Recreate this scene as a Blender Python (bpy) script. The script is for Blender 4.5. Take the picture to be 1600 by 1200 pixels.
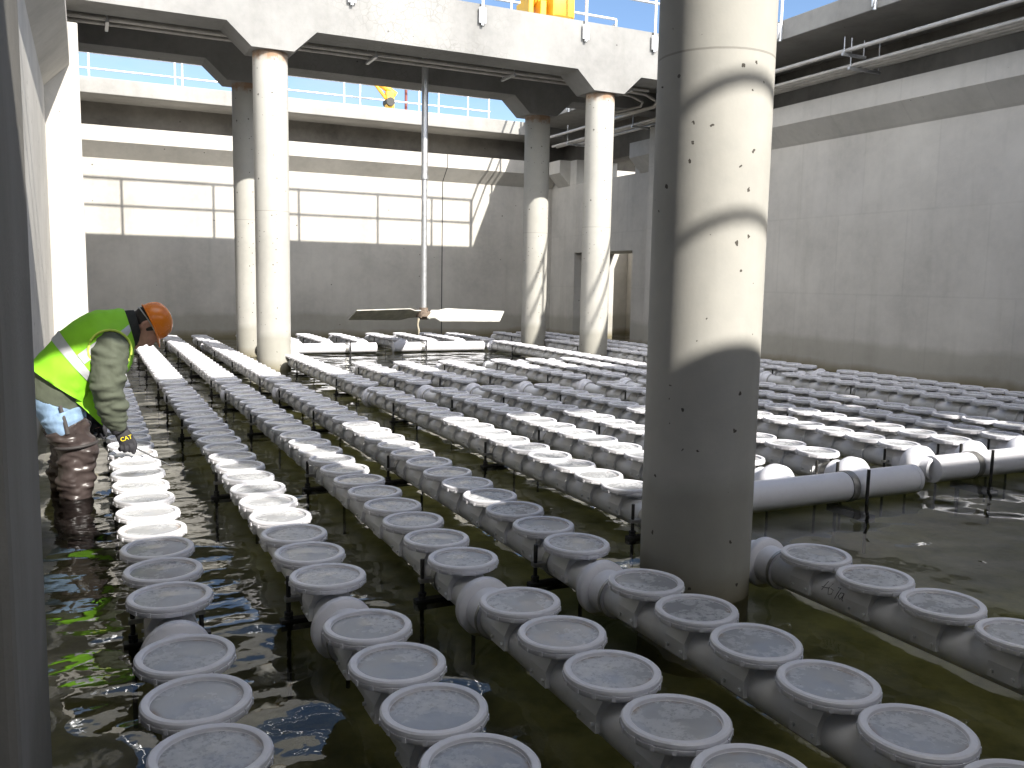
import bpy, bmesh, math, random
from mathutils import Vector, Matrix, noise
random.seed(7)
for o in list(bpy.data.objects): bpy.data.objects.remove(o)
SC = bpy.context.scene
COL = SC.collection
rad = math.radians

# ---------------------------------------------------------------- camera
YAW, PITCH, ROLL, FPX = 0.451, 0.117, 0.018, 1371.2
cy, sy = math.cos(YAW), math.sin(YAW)
fw = Vector((sy*math.cos(PITCH), cy*math.cos(PITCH), -math.sin(PITCH)))
rt = Vector((cy, -sy, 0)); up = rt.cross(fw)
rt2 = math.cos(ROLL)*rt + math.sin(ROLL)*up
up2 = -math.sin(ROLL)*rt + math.cos(ROLL)*up
cam_d = bpy.data.cameras.new('camera'); cam = bpy.data.objects.new('camera', cam_d); COL.objects.link(cam)
M = Matrix((rt2, up2, -fw)).transposed().to_4x4(); M.translation = Vector((0, 0, 1.259))
cam.matrix_world = M
cam_d.sensor_width = 36; cam_d.lens = FPX/1600*36; cam_d.clip_start = 0.05; cam_d.clip_end = 3000
SC.camera = cam

# ---------------------------------------------------------------- sun, sky, exposure
SUN_FROM = Vector((0.30, -1.0, 0.77)).normalized()
EL = math.asin(SUN_FROM.z); AZ = math.atan2(SUN_FROM.x, SUN_FROM.y)
sun_d = bpy.data.lights.new('sun', 'SUN'); sun_d.energy = 2.35; sun_d.angle = rad(0.53); sun_d.color = (1.0, 0.955, 0.88)
sun = bpy.data.objects.new('sun', sun_d); COL.objects.link(sun)
sun.rotation_euler = (-SUN_FROM).to_track_quat('-Z', 'Y').to_euler(); sun.location = (30, -60, 60)
W = bpy.data.worlds.new('World'); SC.world = W; W.use_nodes = True
wn, wl = W.node_tree.nodes, W.node_tree.links
wn.clear()
wo = wn.new('ShaderNodeOutputWorld'); bg = wn.new('ShaderNodeBackground')
sky = wn.new('ShaderNodeTexSky'); sky.sky_type = 'NISHITA'; sky.sun_disc = False
sky.sun_elevation = EL; sky.sun_rotation = AZ; sky.altitude = 300; sky.air_density = 0.9; sky.dust_density = 0.6; sky.ozone_density = 3.0
tc = wn.new('ShaderNodeTexCoord'); mp = wn.new('ShaderNodeMapping'); mp.inputs['Scale'].default_value = (1.0, 1.0, 2.6)
cn = wn.new('ShaderNodeTexNoise'); cn.inputs['Scale'].default_value = 2.3; cn.inputs['Detail'].default_value = 7; cn.inputs['Roughness'].default_value = 0.6
cr = wn.new('ShaderNodeValToRGB'); cr.color_ramp.elements[0].position = 0.46; cr.color_ramp.elements[1].position = 0.78
cr.color_ramp.elements[1].color = (0.6, 0.6, 0.6, 1)
mx = wn.new('ShaderNodeMix'); mx.data_type = 'RGBA'; mx.inputs['B'].default_value = (4.6, 4.8, 5.2, 1)
wl.new(tc.outputs['Generated'], mp.inputs['Vector']); wl.new(mp.outputs[0], cn.inputs['Vector']); wl.new(cn.outputs['Fac'], cr.inputs['Fac'])
# extra-bright cloud added on the sun's side, out of view, to fill the shade
sx_ = wn.new('ShaderNodeSeparateXYZ'); wl.new(tc.outputs['Generated'], sx_.inputs[0])
mr_ = wn.new('ShaderNodeMapRange'); mr_.inputs['From Min'].default_value = 0.1; mr_.inputs['From Max'].default_value = -0.5
mr_.inputs['To Min'].default_value = 0.0; mr_.inputs['To Max'].default_value = 1.0; wl.new(sx_.outputs[1], mr_.inputs['Value'])
cc_ = wn.new('ShaderNodeMix'); cc_.data_type = 'RGBA'; cc_.inputs['A'].default_value = (4.4, 4.6, 5.0, 1); cc_.inputs['B'].default_value = (120.0, 114.0, 104.0, 1)
wl.new(mr_.outputs[0], cc_.inputs['Factor']); wl.new(cc_.outputs['Result'], mx.inputs['B'])
wl.new(cr.outputs['Color'], mx.inputs['Factor']); wl.new(sky.outputs[0], mx.inputs['A']); wl.new(mx.outputs['Result'], bg.inputs['Color'])
bg.inputs['Strength'].default_value = 0.055
wl.new(bg.outputs[0], wo.inputs['Surface'])
vs = SC.view_settings
vs.view_transform = 'Standard'; vs.look = 'None'; vs.gamma = 1.0; vs.exposure = 1.95; vs.use_curve_mapping = False
cyc = SC.cycles
cyc.max_bounces = 10; cyc.diffuse_bounces = 5; cyc.glossy_bounces = 5; cyc.transmission_bounces = 6; cyc.transparent_max_bounces = 12
cyc.caustics_reflective = False; cyc.caustics_refractive = False
cyc.use_denoising = True; cyc.sample_clamp_indirect = 8.0

# ---------------------------------------------------------------- material helpers
class NT:
    def __init__(s, name):
        s.m = bpy.data.materials.new(name); s.m.use_nodes = True
        s.n = s.m.node_tree.nodes; s.l = s.m.node_tree.links; s.n.clear()
        s.out = s.n.new('ShaderNodeOutputMaterial')
    def node(s, t, **kw):
        x = s.n.new(t)
        for k, v in kw.items():
            if k in ('operation', 'data_type', 'blend_type', 'feature', 'distance', 'noise_dimensions'): setattr(x, k, v)
        return x
    def put(s, sock, v):
        if hasattr(v, 'is_output') or isinstance(v, bpy.types.NodeSocket): s.l.new(v, sock)
        else: sock.default_value = v
    def math(s, op, a, b=None, c=None, clamp=False):
        x = s.n.new('ShaderNodeMath'); x.operation = op; x.use_clamp = clamp
        s.put(x.inputs[0], a)
        if b is not None: s.put(x.inputs[1], b)
        if c is not None: s.put(x.inputs[2], c)
        return x.outputs[0]
    def mix(s, f, a, b, blend='MIX'):
        x = s.n.new('ShaderNodeMix'); x.data_type = 'RGBA'; x.blend_type = blend
        s.put(x.inputs['Factor'], f); s.put(x.inputs['A'], a); s.put(x.inputs['B'], b)
        return x.outputs['Result']
    def coord(s, which='Object', scale=(1, 1, 1), loc=(0, 0, 0)):
        t = s.n.new('ShaderNodeTexCoord'); m = s.n.new('ShaderNodeMapping')
        m.inputs['Scale'].default_value = scale; s.put(m.inputs['Location'], loc)
        s.l.new(t.outputs[which], m.inputs['Vector']); return m.outputs[0]
    def noise(s, vec, scale, detail=4, rough=0.55):
        x = s.n.new('ShaderNodeTexNoise'); s.l.new(vec, x.inputs['Vector'])
        x.inputs['Scale'].default_value = scale; x.inputs['Detail'].default_value = detail; x.inputs['Roughness'].default_value = rough
        return x.outputs['Fac']
    def ramp(s, f, a, b, lo=0.0, hi=1.0):
        x = s.n.new('ShaderNodeMapRange'); x.clamp = True
        s.put(x.inputs['Value'], f)
        x.inputs['From Min'].default_value = a; x.inputs['From Max'].default_value = b
        x.inputs['To Min'].default_value = lo; x.inputs['To Max'].default_value = hi
        return x.outputs[0]
    def bsdf(s, color, rough=0.5, metal=0.0, normal=None, spec=0.5, **kw):
        b = s.n.new('ShaderNodeBsdfPrincipled')
        s.put(b.inputs['Base Color'], color); s.put(b.inputs['Roughness'], rough); s.put(b.inputs['Metallic'], metal)
        s.put(b.inputs['Specular IOR Level'], spec)
        for k, v in kw.items(): s.put(b.inputs[k], v)
        if normal is not None: s.l.new(normal, b.inputs['Normal'])
        s.l.new(b.outputs[0], s.out.inputs['Surface']); return b
    def bump(s, h, strength=0.3, dist=0.01):
        x = s.n.new('ShaderNodeBump'); s.l.new(h, x.inputs['Height'])
        x.inputs['Strength'].default_value = strength; x.inputs['Distance'].default_value = dist
        return x.outputs[0]

def rgb(r, g, b): return (r, g, b, 1.0)

def concrete(name, base, panels=None, waterline=True, cracks=False, rust=None, hole=0.5, dark=0.72, joint=None, bumpy=0.35, big=False):
    t = NT(name); v = t.coord()
    sep = t.n.new('ShaderNodeSeparateXYZ'); t.l.new(v, sep.inputs[0])
    n1 = t.noise(v, 0.9, 7, 0.62); n2 = t.noise(v, 11, 6, 0.6); n3 = t.noise(v, 90, 2)
    st = t.noise(t.coord(scale=(2.6, 2.6, 0.18)), 1.6, 5, 0.6)
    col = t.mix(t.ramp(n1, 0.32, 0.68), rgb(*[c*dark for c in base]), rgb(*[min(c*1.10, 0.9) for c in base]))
    col = t.mix(t.ramp(st, 0.5, 0.75, 0, 0.35), col, rgb(base[0]*0.62, base[1]*0.62, base[2]*0.60))
    col = t.mix(t.ramp(n2, 0.35, 0.7, 0, 0.22), col, rgb(base[0]*1.25, base[1]*1.22, base[2]*1.18))
    vo = t.n.new('ShaderNodeTexVoronoi'); t.l.new(v, vo.inputs['Vector']); vo.inputs['Scale'].default_value = 5.5
    sc = t.n.new('ShaderNodeSeparateColor'); t.l.new(vo.outputs['Color'], sc.inputs[0])
    size = t.math('MULTIPLY', t.ramp(sc.outputs[0], hole, 1.0), 0.085)
    holes = t.math('LESS_THAN', vo.outputs['Distance'], size)
    col = t.mix(t.math('MULTIPLY', holes, 0.75), col, rgb(0.045, 0.04, 0.035))
    if panels:
        cmb = t.n.new('ShaderNodeCombineXYZ')
        t.put(cmb.inputs[0], sep.outputs[panels]); t.put(cmb.inputs[1], sep.outputs[2])
        br = t.n.new('ShaderNodeTexBrick'); t.l.new(cmb.outputs[0], br.inputs['Vector'])
        br.inputs['Scale'].default_value = 1.0; br.inputs['Brick Width'].default_value = 1.22; br.inputs['Row Height'].default_value = 1.15
        br.inputs['Mortar Size'].default_value = 0.018; br.inputs['Mortar Smooth'].default_value = 0.7; br.offset = 0.35
        br.inputs['Color1'].default_value = rgb(0.90, 0.90, 0.92); br.inputs['Color2'].default_value = rgb(1.05, 1.05, 1.03)
        br.inputs['Mortar'].default_value = rgb(0.72, 0.72, 0.72)
        col = t.mix(0.22, col, br.outputs['Color'], 'MULTIPLY')
    if waterline:
        zz = t.math('ADD', sep.outputs[2], t.math('MULTIPLY', t.math('SUBTRACT', n1, 0.5), 0.25))
        col = t.mix(t.ramp(zz, 0.42, 0.52, 0.45, 0.0), col, rgb(base[0]*0.55, base[1]*0.54, base[2]*0.47))
        col = t.mix(t.ramp(zz, 0.02, 0.16, 0.75, 0.0), col, rgb(0.16, 0.13, 0.055))
    if rust:
        z0, z1 = rust
        rz = t.math('ADD', sep.outputs[2], t.math('MULTIPLY', t.math('SUBTRACT', n2, 0.5), 0.2))
        col = t.mix(t.math('MULTIPLY', t.ramp(rz, z0, z1), t.ramp(n2, 0.3, 0.6, 0.2, 0.85)), col, rgb(0.27, 0.14, 0.06))
    if joint:
        jl = t.math('LESS_THAN', t.math('ABSOLUTE', t.math('SUBTRACT', sep.outputs[2], t.math('ADD', joint, t.math('MULTIPLY', n2, 0.004)))), 0.004)
        col = t.mix(t.math('MULTIPLY', jl, 0.5), col, rgb(0.16, 0.15, 0.13))
        col = t.mix(t.ramp(sep.outputs[2], joint-0.002, joint+0.002, 0, 0.10), col, rgb(base[0]*0.8, base[1]*0.8, base[2]*0.76))
    if big:
        v2 = t.n.new('ShaderNodeTexVoronoi'); nz2 = t.n.new('ShaderNodeTexNoise'); t.l.new(v, nz2.inputs['Vector']); nz2.inputs['Scale'].default_value = 60; sv2 = t.n.new('ShaderNodeVectorMath'); sv2.operation = 'SCALE'; t.l.new(nz2.outputs['Color'], sv2.inputs[0]); sv2.inputs['Scale'].default_value = 0.022; av2 = t.n.new('ShaderNodeVectorMath'); av2.operation = 'ADD'; t.l.new(v, av2.inputs[0]); t.l.new(sv2.outputs[0], av2.inputs[1]); t.l.new(av2.outputs[0], v2.inputs['Vector']); v2.inputs['Scale'].default_value = 19
        s2 = t.n.new('ShaderNodeSeparateColor'); t.l.new(v2.outputs['Color'], s2.inputs[0])
        h2 = t.math('LESS_THAN', v2.outputs['Distance'], t.math('MULTIPLY', t.math('POWER', t.ramp(s2.outputs[1], 0.30, 1.0), 1.8), 0.17))
        col = t.mix(t.math('MULTIPLY', h2, 0.9), col, rgb(0.05, 0.042, 0.034))
    if cracks:
        vc = t.n.new('ShaderNodeTexVoronoi'); vc.feature = 'DISTANCE_TO_EDGE'
        vv = t.n.new('ShaderNodeVectorMath'); vv.operation = 'ADD'
        nz = t.n.new('ShaderNodeTexNoise'); t.l.new(v, nz.inputs['Vector']); nz.inputs['Scale'].default_value = 9
        vm = t.n.new('ShaderNodeVectorMath'); vm.operation = 'SCALE'; t.l.new(nz.outputs['Color'], vm.inputs[0]); vm.inputs['Scale'].default_value = 0.07
        t.l.new(v, vv.inputs[0]); t.l.new(vm.outputs[0], vv.inputs[1]); t.l.new(vv.outputs[0], vc.inputs['Vector'])
        vc.inputs['Scale'].default_value = 11
        ln = t.ramp(vc.outputs['Distance'], 0.02, 0.07, 1, 0)
        patch = t.math('MULTIPLY', t.ramp(sep.outputs[0], 2.6, 3.2), t.ramp(sep.outputs[0], 5.2, 5.9, 1, 0))
        msk = t.math('MULTIPLY', t.math('MULTIPLY', ln, patch), t.ramp(t.noise(v, 2.2, 3), 0.4, 0.6))
        col = t.mix(t.math('MULTIPLY', msk, 0.5), col, rgb(0.17, 0.165, 0.15))
    h = t.math('SUBTRACT', t.math('ADD', t.math('MULTIPLY', n2, 0.5), t.math('MULTIPLY', n3, 0.25)), t.math('MULTIPLY', holes, 1.2))
    t.bsdf(col, 0.88, normal=t.bump(h, bumpy, 0.012), spec=0.25)
    return t.m

def plain(name, c, rough=0.5, metal=0.0, var=0.15, scale=14, bump=0.0, spec=0.5, coord='Object'):
    t = NT(name); v = t.coord(coord); n = t.noise(v, scale, 5, 0.6)
    col = t.mix(t.ramp(n, 0.3, 0.7), rgb(*[x*(1-var) for x in c]), rgb(*[min(1, x*(1+var)) for x in c]))
    nm = t.bump(n, bump, 0.01) if bump else None
    t.bsdf(col, t.ramp(n, 0.3, 0.7, max(0.02, rough-0.08), min(1, rough+0.1)), metal, nm, spec)
    return t.m

MAT = {}
MAT['wall_r'] = concrete('grey_wall_concrete', (0.50, 0.485, 0.455), panels=1, dark=0.84)
MAT['wall_f'] = concrete('pale_wall_concrete', (0.50, 0.48, 0.44), panels=0, dark=0.80)
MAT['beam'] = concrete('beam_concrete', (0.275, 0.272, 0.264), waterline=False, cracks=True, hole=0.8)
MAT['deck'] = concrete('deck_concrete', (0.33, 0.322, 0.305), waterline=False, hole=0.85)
MAT['column'] = concrete('column_concrete', (0.44, 0.43, 0.395), rust=(4.02, 4.12), hole=0.45, dark=0.86, joint=2.12, bumpy=0.10, big=True)
MAT['pilaster'] = concrete('weathered_shade_painted_pilaster', (0.235, 0.225, 0.205), hole=0.3, dark=0.62)  # weathered mottling, with the near pilaster's shade put into the dark base colour
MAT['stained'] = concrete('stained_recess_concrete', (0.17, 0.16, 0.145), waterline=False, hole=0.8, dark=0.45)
MAT['steel'] = plain('galvanised_steel', (0.55, 0.56, 0.57), 0.42, 0.75, 0.12, 20)
MAT['rail'] = plain('aluminium_rail', (0.72, 0.73, 0.74), 0.35, 0.6, 0.06, 10)
MAT['conduit'] = plain('dull_conduit', (0.50, 0.48, 0.45), 0.5, 0.35, 0.2, 6)
MAT['rod'] = plain('dark_threaded_rod', (0.05, 0.048, 0.045), 0.55, 0.5, 0.3, 30)
MAT['clamp'] = plain('stainless_band', (0.40, 0.39, 0.37), 0.4, 0.8, 0.2, 40)
MAT['yellow'] = plain('yellow_machine_paint', (0.72, 0.42, 0.035), 0.42, 0.0, 0.12, 9)
MAT['redpole'] = plain('dark_red_paint', (0.20, 0.055, 0.045), 0.5, 0.0, 0.15, 9)
MAT['joint'] = plain('joint_sealant', (0.05, 0.05, 0.05), 0.8)
MAT['blade'] = plain('worn_blade_paint', (0.62, 0.60, 0.55), 0.5, 0.1, 0.25, 7)
MAT['hub'] = plain('rusty_hub', (0.20, 0.155, 0.12), 0.75, 0.3, 0.4, 30)
MAT['rag'] = plain('fibrous_rag', (0.45, 0.40, 0.30), 0.9)

def pvc(name, c, grime):
    t = NT(name); v = t.coord()
    oi = t.n.new('ShaderNodeObjectInfo')
    n = t.noise(v, 7, 6, 0.62); n2 = t.noise(v, 42, 4)
    sep = t.n.new('ShaderNodeSeparateXYZ'); t.l.new(v, sep.inputs[0])
    low = t.ramp(sep.outputs[2], -0.065, 0.02, 1.0, 0.12)
    col = t.mix(t.math('MULTIPLY', t.ramp(n, 0.38, 0.66, 0, grime), low), rgb(*c), rgb(0.34, 0.31, 0.22))
    col = t.mix(t.ramp(n2, 0.55, 0.75, 0, 0.18), col, rgb(0.48, 0.46, 0.42))
    t.bsdf(col, t.ramp(n, 0.3, 0.7, 0.28, 0.5), normal=t.bump(n2, 0.06, 0.004), spec=0.45)
    return t.m
MAT['pvc'] = pvc('white_pvc_pipe', (0.74, 0.74, 0.75), 0.7)
MAT['pvc_rim'] = pvc('white_plastic_rim', (0.77, 0.765, 0.80), 0.2)

def membrane():
    t = NT('diffuser_membrane'); oi = t.n.new('ShaderNodeObjectInfo')
    cb = t.n.new('ShaderNodeCombineXYZ')
    for i, k in enumerate((37.0, 91.0, 53.0)): t.put(cb.inputs[i], t.math('MULTIPLY', oi.outputs['Random'], k))
    v = t.coord(loc=(0, 0, 0)); ad = t.n.new('ShaderNodeVectorMath'); ad.operation = 'ADD'
    t.l.new(v, ad.inputs[0]); t.l.new(cb.outputs[0], ad.inputs[1]); w = ad.outputs[0]
    big = t.noise(w, 7.5, 4, 0.5); fine = t.noise(w, 46, 6, 0.7); speck = t.noise(w, 130, 2)
    # scale and dust patches with their own shapes
    base = t.mix(t.ramp(oi.outputs['Random'], 0, 1), rgb(0.31, 0.315, 0.325), rgb(0.42, 0.425, 0.435))
    dust = t.math('MULTIPLY', t.ramp(big, 0.44, 0.66), t.ramp(fine, 0.40, 0.58, 0.10, 0.95))
    col = t.mix(dust, base, rgb(0.66, 0.66, 0.655))
    ln = t.n.new('ShaderNodeVectorMath'); ln.operation = 'LENGTH'; t.l.new(v, ln.inputs[0])
    edge = t.math('MULTIPLY', t.ramp(ln.outputs['Value'], 0.092, 0.110), t.ramp(t.noise(w, 14, 4), 0.5, 0.66))
    col = t.mix(t.math('MULTIPLY', edge, 0.8), col, rgb(0.30, 0.20, 0.11))
    sp = t.math('MULTIPLY', t.math('GREATER_THAN', speck, 0.735), t.math('GREATER_THAN', big, 0.47))
    col = t.mix(sp, col, rgb(0.05, 0.045, 0.04))
    ctr = t.ramp(ln.outputs['Value'], 0.006, 0.02, 0.35, 0)
    col = t.mix(ctr, col, rgb(0.25, 0.25, 0.26))
    h = t.math('ADD', t.math('MULTIPLY', t.noise(w, 9, 3), 1.0), t.math('MULTIPLY', fine, 0.10))
    t.bsdf(col, t.math('ADD', t.ramp(dust, 0, 1, 0.17, 0.6), t.ramp(fine, 0.3, 0.7, 0, 0.08)), normal=t.bump(h, 0.22, 0.02), spec=0.6)
    return t.m
MAT['membrane'] = membrane()

def water_mat():
    t = NT('clear_shallow_water'); v = t.coord()
    a = t.noise(t.coord(scale=(1.0, 1.0, 1.0)), 1.35, 1.0, 0.40)
    b = t.noise(t.coord(scale=(1.0, 1.25, 1.0), loc=(3.1, 7.7, 0)), 3.1, 1.0, 0.35)
    wv = t.noise(t.coord(loc=(9, 2, 0)), 11, 2, 0.4)
    calm = t.ramp(t.noise(t.coord(loc=(5, 1, 0)), 0.33, 2), 0.35, 0.62, 0.25, 1.0)
    h = t.math('ADD', t.math('MULTIPLY', a, 1.0), t.math('ADD', t.math('MULTIPLY', b, 0.30), t.math('MULTIPLY', t.math('MULTIPLY', wv, 0.045), calm)))
    nm = t.bump(h, 1.0, 0.075)
    gl = t.n.new('ShaderNodeBsdfGlossy'); gl.inputs['Roughness'].default_value = 0.0; gl.inputs['Color'].default_value = rgb(0.96, 0.97, 0.98)
    tr = t.n.new('ShaderNodeBsdfTransparent'); tr.inputs['Color'].default_value = rgb(0.70, 0.70, 0.54)
    fr = t.n.new('ShaderNodeFresnel'); fr.inputs['IOR'].default_value = 1.45
    t.l.new(nm, gl.inputs['Normal']); t.l.new(nm, fr.inputs['Normal'])
    ms = t.n.new('ShaderNodeMixShader'); t.l.new(fr.outputs[0], ms.inputs['Fac'])
    t.l.new(tr.outputs[0], ms.inputs[1]); t.l.new(gl.outputs[0], ms.inputs[2]); t.l.new(ms.outputs[0], t.out.inputs['Surface'])
    return t.m
MAT['water'] = water_mat()

def silt():
    t = NT('algae_silt'); v = t.coord()
    a = t.noise(v, 1.1, 6, 0.6); b = t.noise(v, 6, 6, 0.65); c = t.noise(v, 30, 3)
    col = t.mix(t.ramp(a, 0.36, 0.64), rgb(0.14, 0.132, 0.066), rgb(0.37, 0.345, 0.175))
    col = t.mix(t.ramp(b, 0.45, 0.7, 0, 0.6), col, rgb(0.060, 0.064, 0.028))
    col = t.mix(t.ramp(c, 0.55, 0.75, 0, 0.3), col, rgb(0.20, 0.18, 0.08))
    t.bsdf(col, 0.95, normal=t.bump(b, 0.4, 0.03), spec=0.1)
    return t.m
MAT['silt'] = silt()
MAT['ground'] = plain('dry_ground', (0.24, 0.22, 0.16), 0.95, 0, 0.3, 0.8, 0.3, 0.1)

# ---------------------------------------------------------------- mesh helpers
def box(bm, x0, x1, y0, y1, z0, z1, bev=0.0):
    vs_ = [bm.verts.new((x, y, z)) for x in (x0, x1) for y in (y0, y1) for z in (z0, z1)]
    q = [(0, 1, 3, 2), (4, 6, 7, 5), (0, 4, 5, 1), (2, 3, 7, 6), (0, 2, 6, 4), (1, 5, 7, 3)]
    fs = [bm.faces.new([vs_[i] for i in f]) for f in q]
    if bev:
        es = {e for f in fs for e in f.edges}
        bmesh.ops.bevel(bm, geom=list(es), offset=bev, segments=2, profile=0.5, affect='EDGES')
def prism(bm, poly, axis, a, b):
    """extrude a 2-D outline (pairs in the two other axes) along axis from a to b"""
    def P(p, t):
        return {'x': (t, p[0], p[1]), 'y': (p[0], t, p[1]), 'z': (p[0], p[1], t)}[axis]
    A = [bm.verts.new(P(p, a)) for p in poly]; B = [bm.verts.new(P(p, b)) for p in poly]
    n = len(poly)
    bm.faces.new(A); bm.faces.new(B[::-1])
    for i in range(n): bm.faces.new((A[i], B[i], B[(i+1) % n], A[(i+1) % n]))
def frame(d):
    d = Vector(d).normalized(); a = Vector((0, 0, 1)) if abs(d.z) < 0.9 else Vector((1, 0, 0))
    x = d.cross(a).normalized(); return x, x.cross(d).normalized()
def tube(bm, pts, r, seg=16, cap=True):
    pts = [Vector(p) for p in pts]; rings = []
    rr = r if isinstance(r, (list, tuple)) else [r]*len(pts)
    for i, p in enumerate(pts):
        d = (pts[min(i+1, len(pts)-1)] - pts[max(i-1, 0)])
        x, y = frame(d)
        rings.append([bm.verts.new(p + rr[i]*(math.cos(2*math.pi*k/seg)*x + math.sin(2*math.pi*k/seg)*y)) for k in range(seg)])
    for a, b in zip(rings, rings[1:]):
        for k in range(seg): bm.faces.new((a[k], a[(k+1) % seg], b[(k+1) % seg], b[k]))
    if cap: bm.faces.new(rings[0][::-1]); bm.faces.new(rings[-1])
def lathe(bm, prof, seg=48, axis='z', origin=(0, 0, 0)):
    """profile of (radius, height) pairs spun round an axis"""
    O = Vector(origin); rings = []
    for r, h in prof:
        if r < 1e-6:
            p = {'z': (0, 0, h), 'y': (0, h, 0), 'x': (h, 0, 0)}[axis]; rings.append([bm.verts.new(O + Vector(p))]); continue
        ring = []
        for k in range(seg):
            c, s = r*math.cos(2*math.pi*k/seg), r*math.sin(2*math.pi*k/seg)
            ring.append(bm.verts.new(O + Vector({'z': (c, s, h), 'y': (s, h, c), 'x': (h, c, s)}[axis])))
        rings.append(ring)
    for a, b in zip(rings, rings[1:]):
        if len(a) == 1 and len(b) == 1: continue
        for k in range(seg):
            if len(a) == 1: bm.faces.new((a[0], b[k], b[(k+1) % seg]))
            elif len(b) == 1: bm.faces.new((a[k], a[(k+1) % seg], b[0]))
            else: bm.faces.new((a[k], a[(k+1) % seg], b[(k+1) % seg], b[k]))
def to_mesh(name, bm, mat, smooth=True, angle=40):
    bmesh.ops.recalc_face_normals(bm, faces=bm.faces[:])
    if smooth:
        for f in bm.faces: f.smooth = True
        for e in bm.edges:
            if len(e.link_faces) == 2 and e.calc_face_angle(0) > rad(angle): e.smooth = False
    me = bpy.data.meshes.new(name); bm.to_mesh(me); bm.free()
    for m in (mat if isinstance(mat, (list, tuple)) else [mat]): me.materials.append(m)
    return me
def link(name, me, parent=None, loc=(0, 0, 0)):
    o = bpy.data.objects.new(name, me); COL.objects.link(o); o.location = loc
    if parent is not None: o.parent = parent
    return o
def obj(name, bm, mat, parent=None, loc=(0, 0, 0), smooth=True, angle=40):
    return link(name, to_mesh(name, bm, mat, smooth, angle), parent, loc)
def tag(o, label, cat, group=None):
    o['label'] = label; o['category'] = cat
    if group: o['group'] = group
    return o
def thing(name, label, cat, loc=(0, 0, 0), group=None):
    o = bpy.data.objects.new(name, None); COL.objects.link(o); o.location = loc; o.empty_display_size = 0.1
    return tag(o, label, cat, group)
def B(): return bmesh.new()

# ---------------------------------------------------------------- setting: basin floor, water, ground
XL, XR, YN, YF = -0.37, 10.03, -3.55, 18.70          # inner faces of the basin walls
bm = B(); box(bm, -1.2, 21, YN-0.6, YF+0.5, -0.8, -0.30)
o = obj('floor', bm, MAT['silt']); o['kind'] = 'structure'
bm = B(); vsq = [bm.verts.new(p) for p in ((-1.0, YN-0.5, 0), (20.5, YN-0.5, 0), (20.5, YF+0.4, 0), (-1.0, YF+0.4, 0))]; bm.faces.new(vsq)
o = obj('water', bm, MAT['water'], smooth=False); o['kind'] = 'structure'
bm = B()
for x0, x1, y0, y1 in ((-700, -2.4, -700, 900), (21.6, 900, -700, 900), (-2.4, 21.6, -700, -6.6), (-2.4, 21.6, 21.8, 900)):
    bm.faces.new([bm.verts.new(p) for p in ((x0, y0, 4.3), (x1, y0, 4.3), (x1, y1, 4.3), (x0, y1, 4.3))])
o = obj('ground', bm, MAT['ground'], smooth=False); o['kind'] = 'structure'

# ---------------------------------------------------------------- walls
ZC0, ZC1, ZC2, ZS = 3.43, 3.71, 3.99, 4.56        # corbel: foot, nose, shelf ; soffit of the deck slabs
DOOR0, DOOR1 = 15.2, 17.57
w = thing('tank_wall', 'long grey shaded concrete wall with a doorway, on the right', 'wall', (XR, 7.5, 0))
def P(name, bm, mat, parent, **k):
    o = obj(name, bm, mat, parent, **k); o.location = -parent.location if parent is not None else (0, 0, 0); return o
def shift(me, off):
    me.transform(Matrix.Translation(off))
bm = B()
box(bm, XR, 11.1, YN-0.6, DOOR0, -0.5, ZC2)
box(bm, XR, 11.1, DOOR1, YF+0.002, -0.5, ZC2)
box(bm, XR+0.003, 11.097, DOOR0, DOOR1, 1.92, 3.45)
P('wall', bm, MAT['wall_r'], w, smooth=False)
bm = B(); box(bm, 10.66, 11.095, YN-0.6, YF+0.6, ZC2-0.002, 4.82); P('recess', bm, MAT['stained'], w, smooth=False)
bm = B(); prism(bm, [(XR+0.05, ZC0-0.05), (XR-0.28, ZC1), (XR-0.28, ZC2+0.004), (XR+0.05, ZC2+0.004)], 'y', -3.3, 15.0)
prism(bm, [(XR+0.05, ZC0-0.05), (XR-0.28, ZC1), (XR-0.28, ZC2+0.004), (XR+0.05, ZC2+0.004)], 'y', 17.85, 18.40)
P('corbel', bm, MAT['wall_r'], w, smooth=False)
for y0, y1, x in ((13.70, 14.25, 9.70), (11.9, 12.45, 9.70), (0.4, 0.95, 9.70), (2.6, 3.15, 9.70)):
    bm = B(); box(bm, x, XR+0.05, y0, y1, -0.45, 4.19, 0.012); P('pilaster', bm, MAT['wall_r'], w, smooth=False)

w = thing('tank_wall', 'sunlit far concrete wall with railing shadow and dark vertical joint line', 'wall', (5, YF, 0))
bm = B(); box(bm, -1.2, 21, YF, YF+0.62, -0.5, ZC2); P('wall', bm, MAT['wall_f'], w, smooth=False)
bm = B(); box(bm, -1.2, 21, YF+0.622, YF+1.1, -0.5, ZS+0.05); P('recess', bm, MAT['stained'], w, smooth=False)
bm = B(); prism(bm, [(YF+0.05, ZC0-0.05), (YF-0.28, ZC1), (YF-0.28, ZC2+0.004), (YF+0.05, ZC2+0.004)], 'x', XL-0.3, XR-0.02)
P('corbel', bm, MAT['wall_f'], w, smooth=False)
bm = B(); box(bm, 7.235, 7.255, YF-0.004, YF+0.01, -0.3, ZC0-0.005)
prism(bm, [(YF-0.003, ZC0), (YF-0.284, ZC1), (YF-0.284, ZC2), (YF-0.2, ZC2), (YF-0.2, ZC1+0.02), (YF, ZC0+0.02)], 'x', 7.237, 7.253)
P('expansion_joint', bm, MAT['joint'], w, smooth=False)

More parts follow.
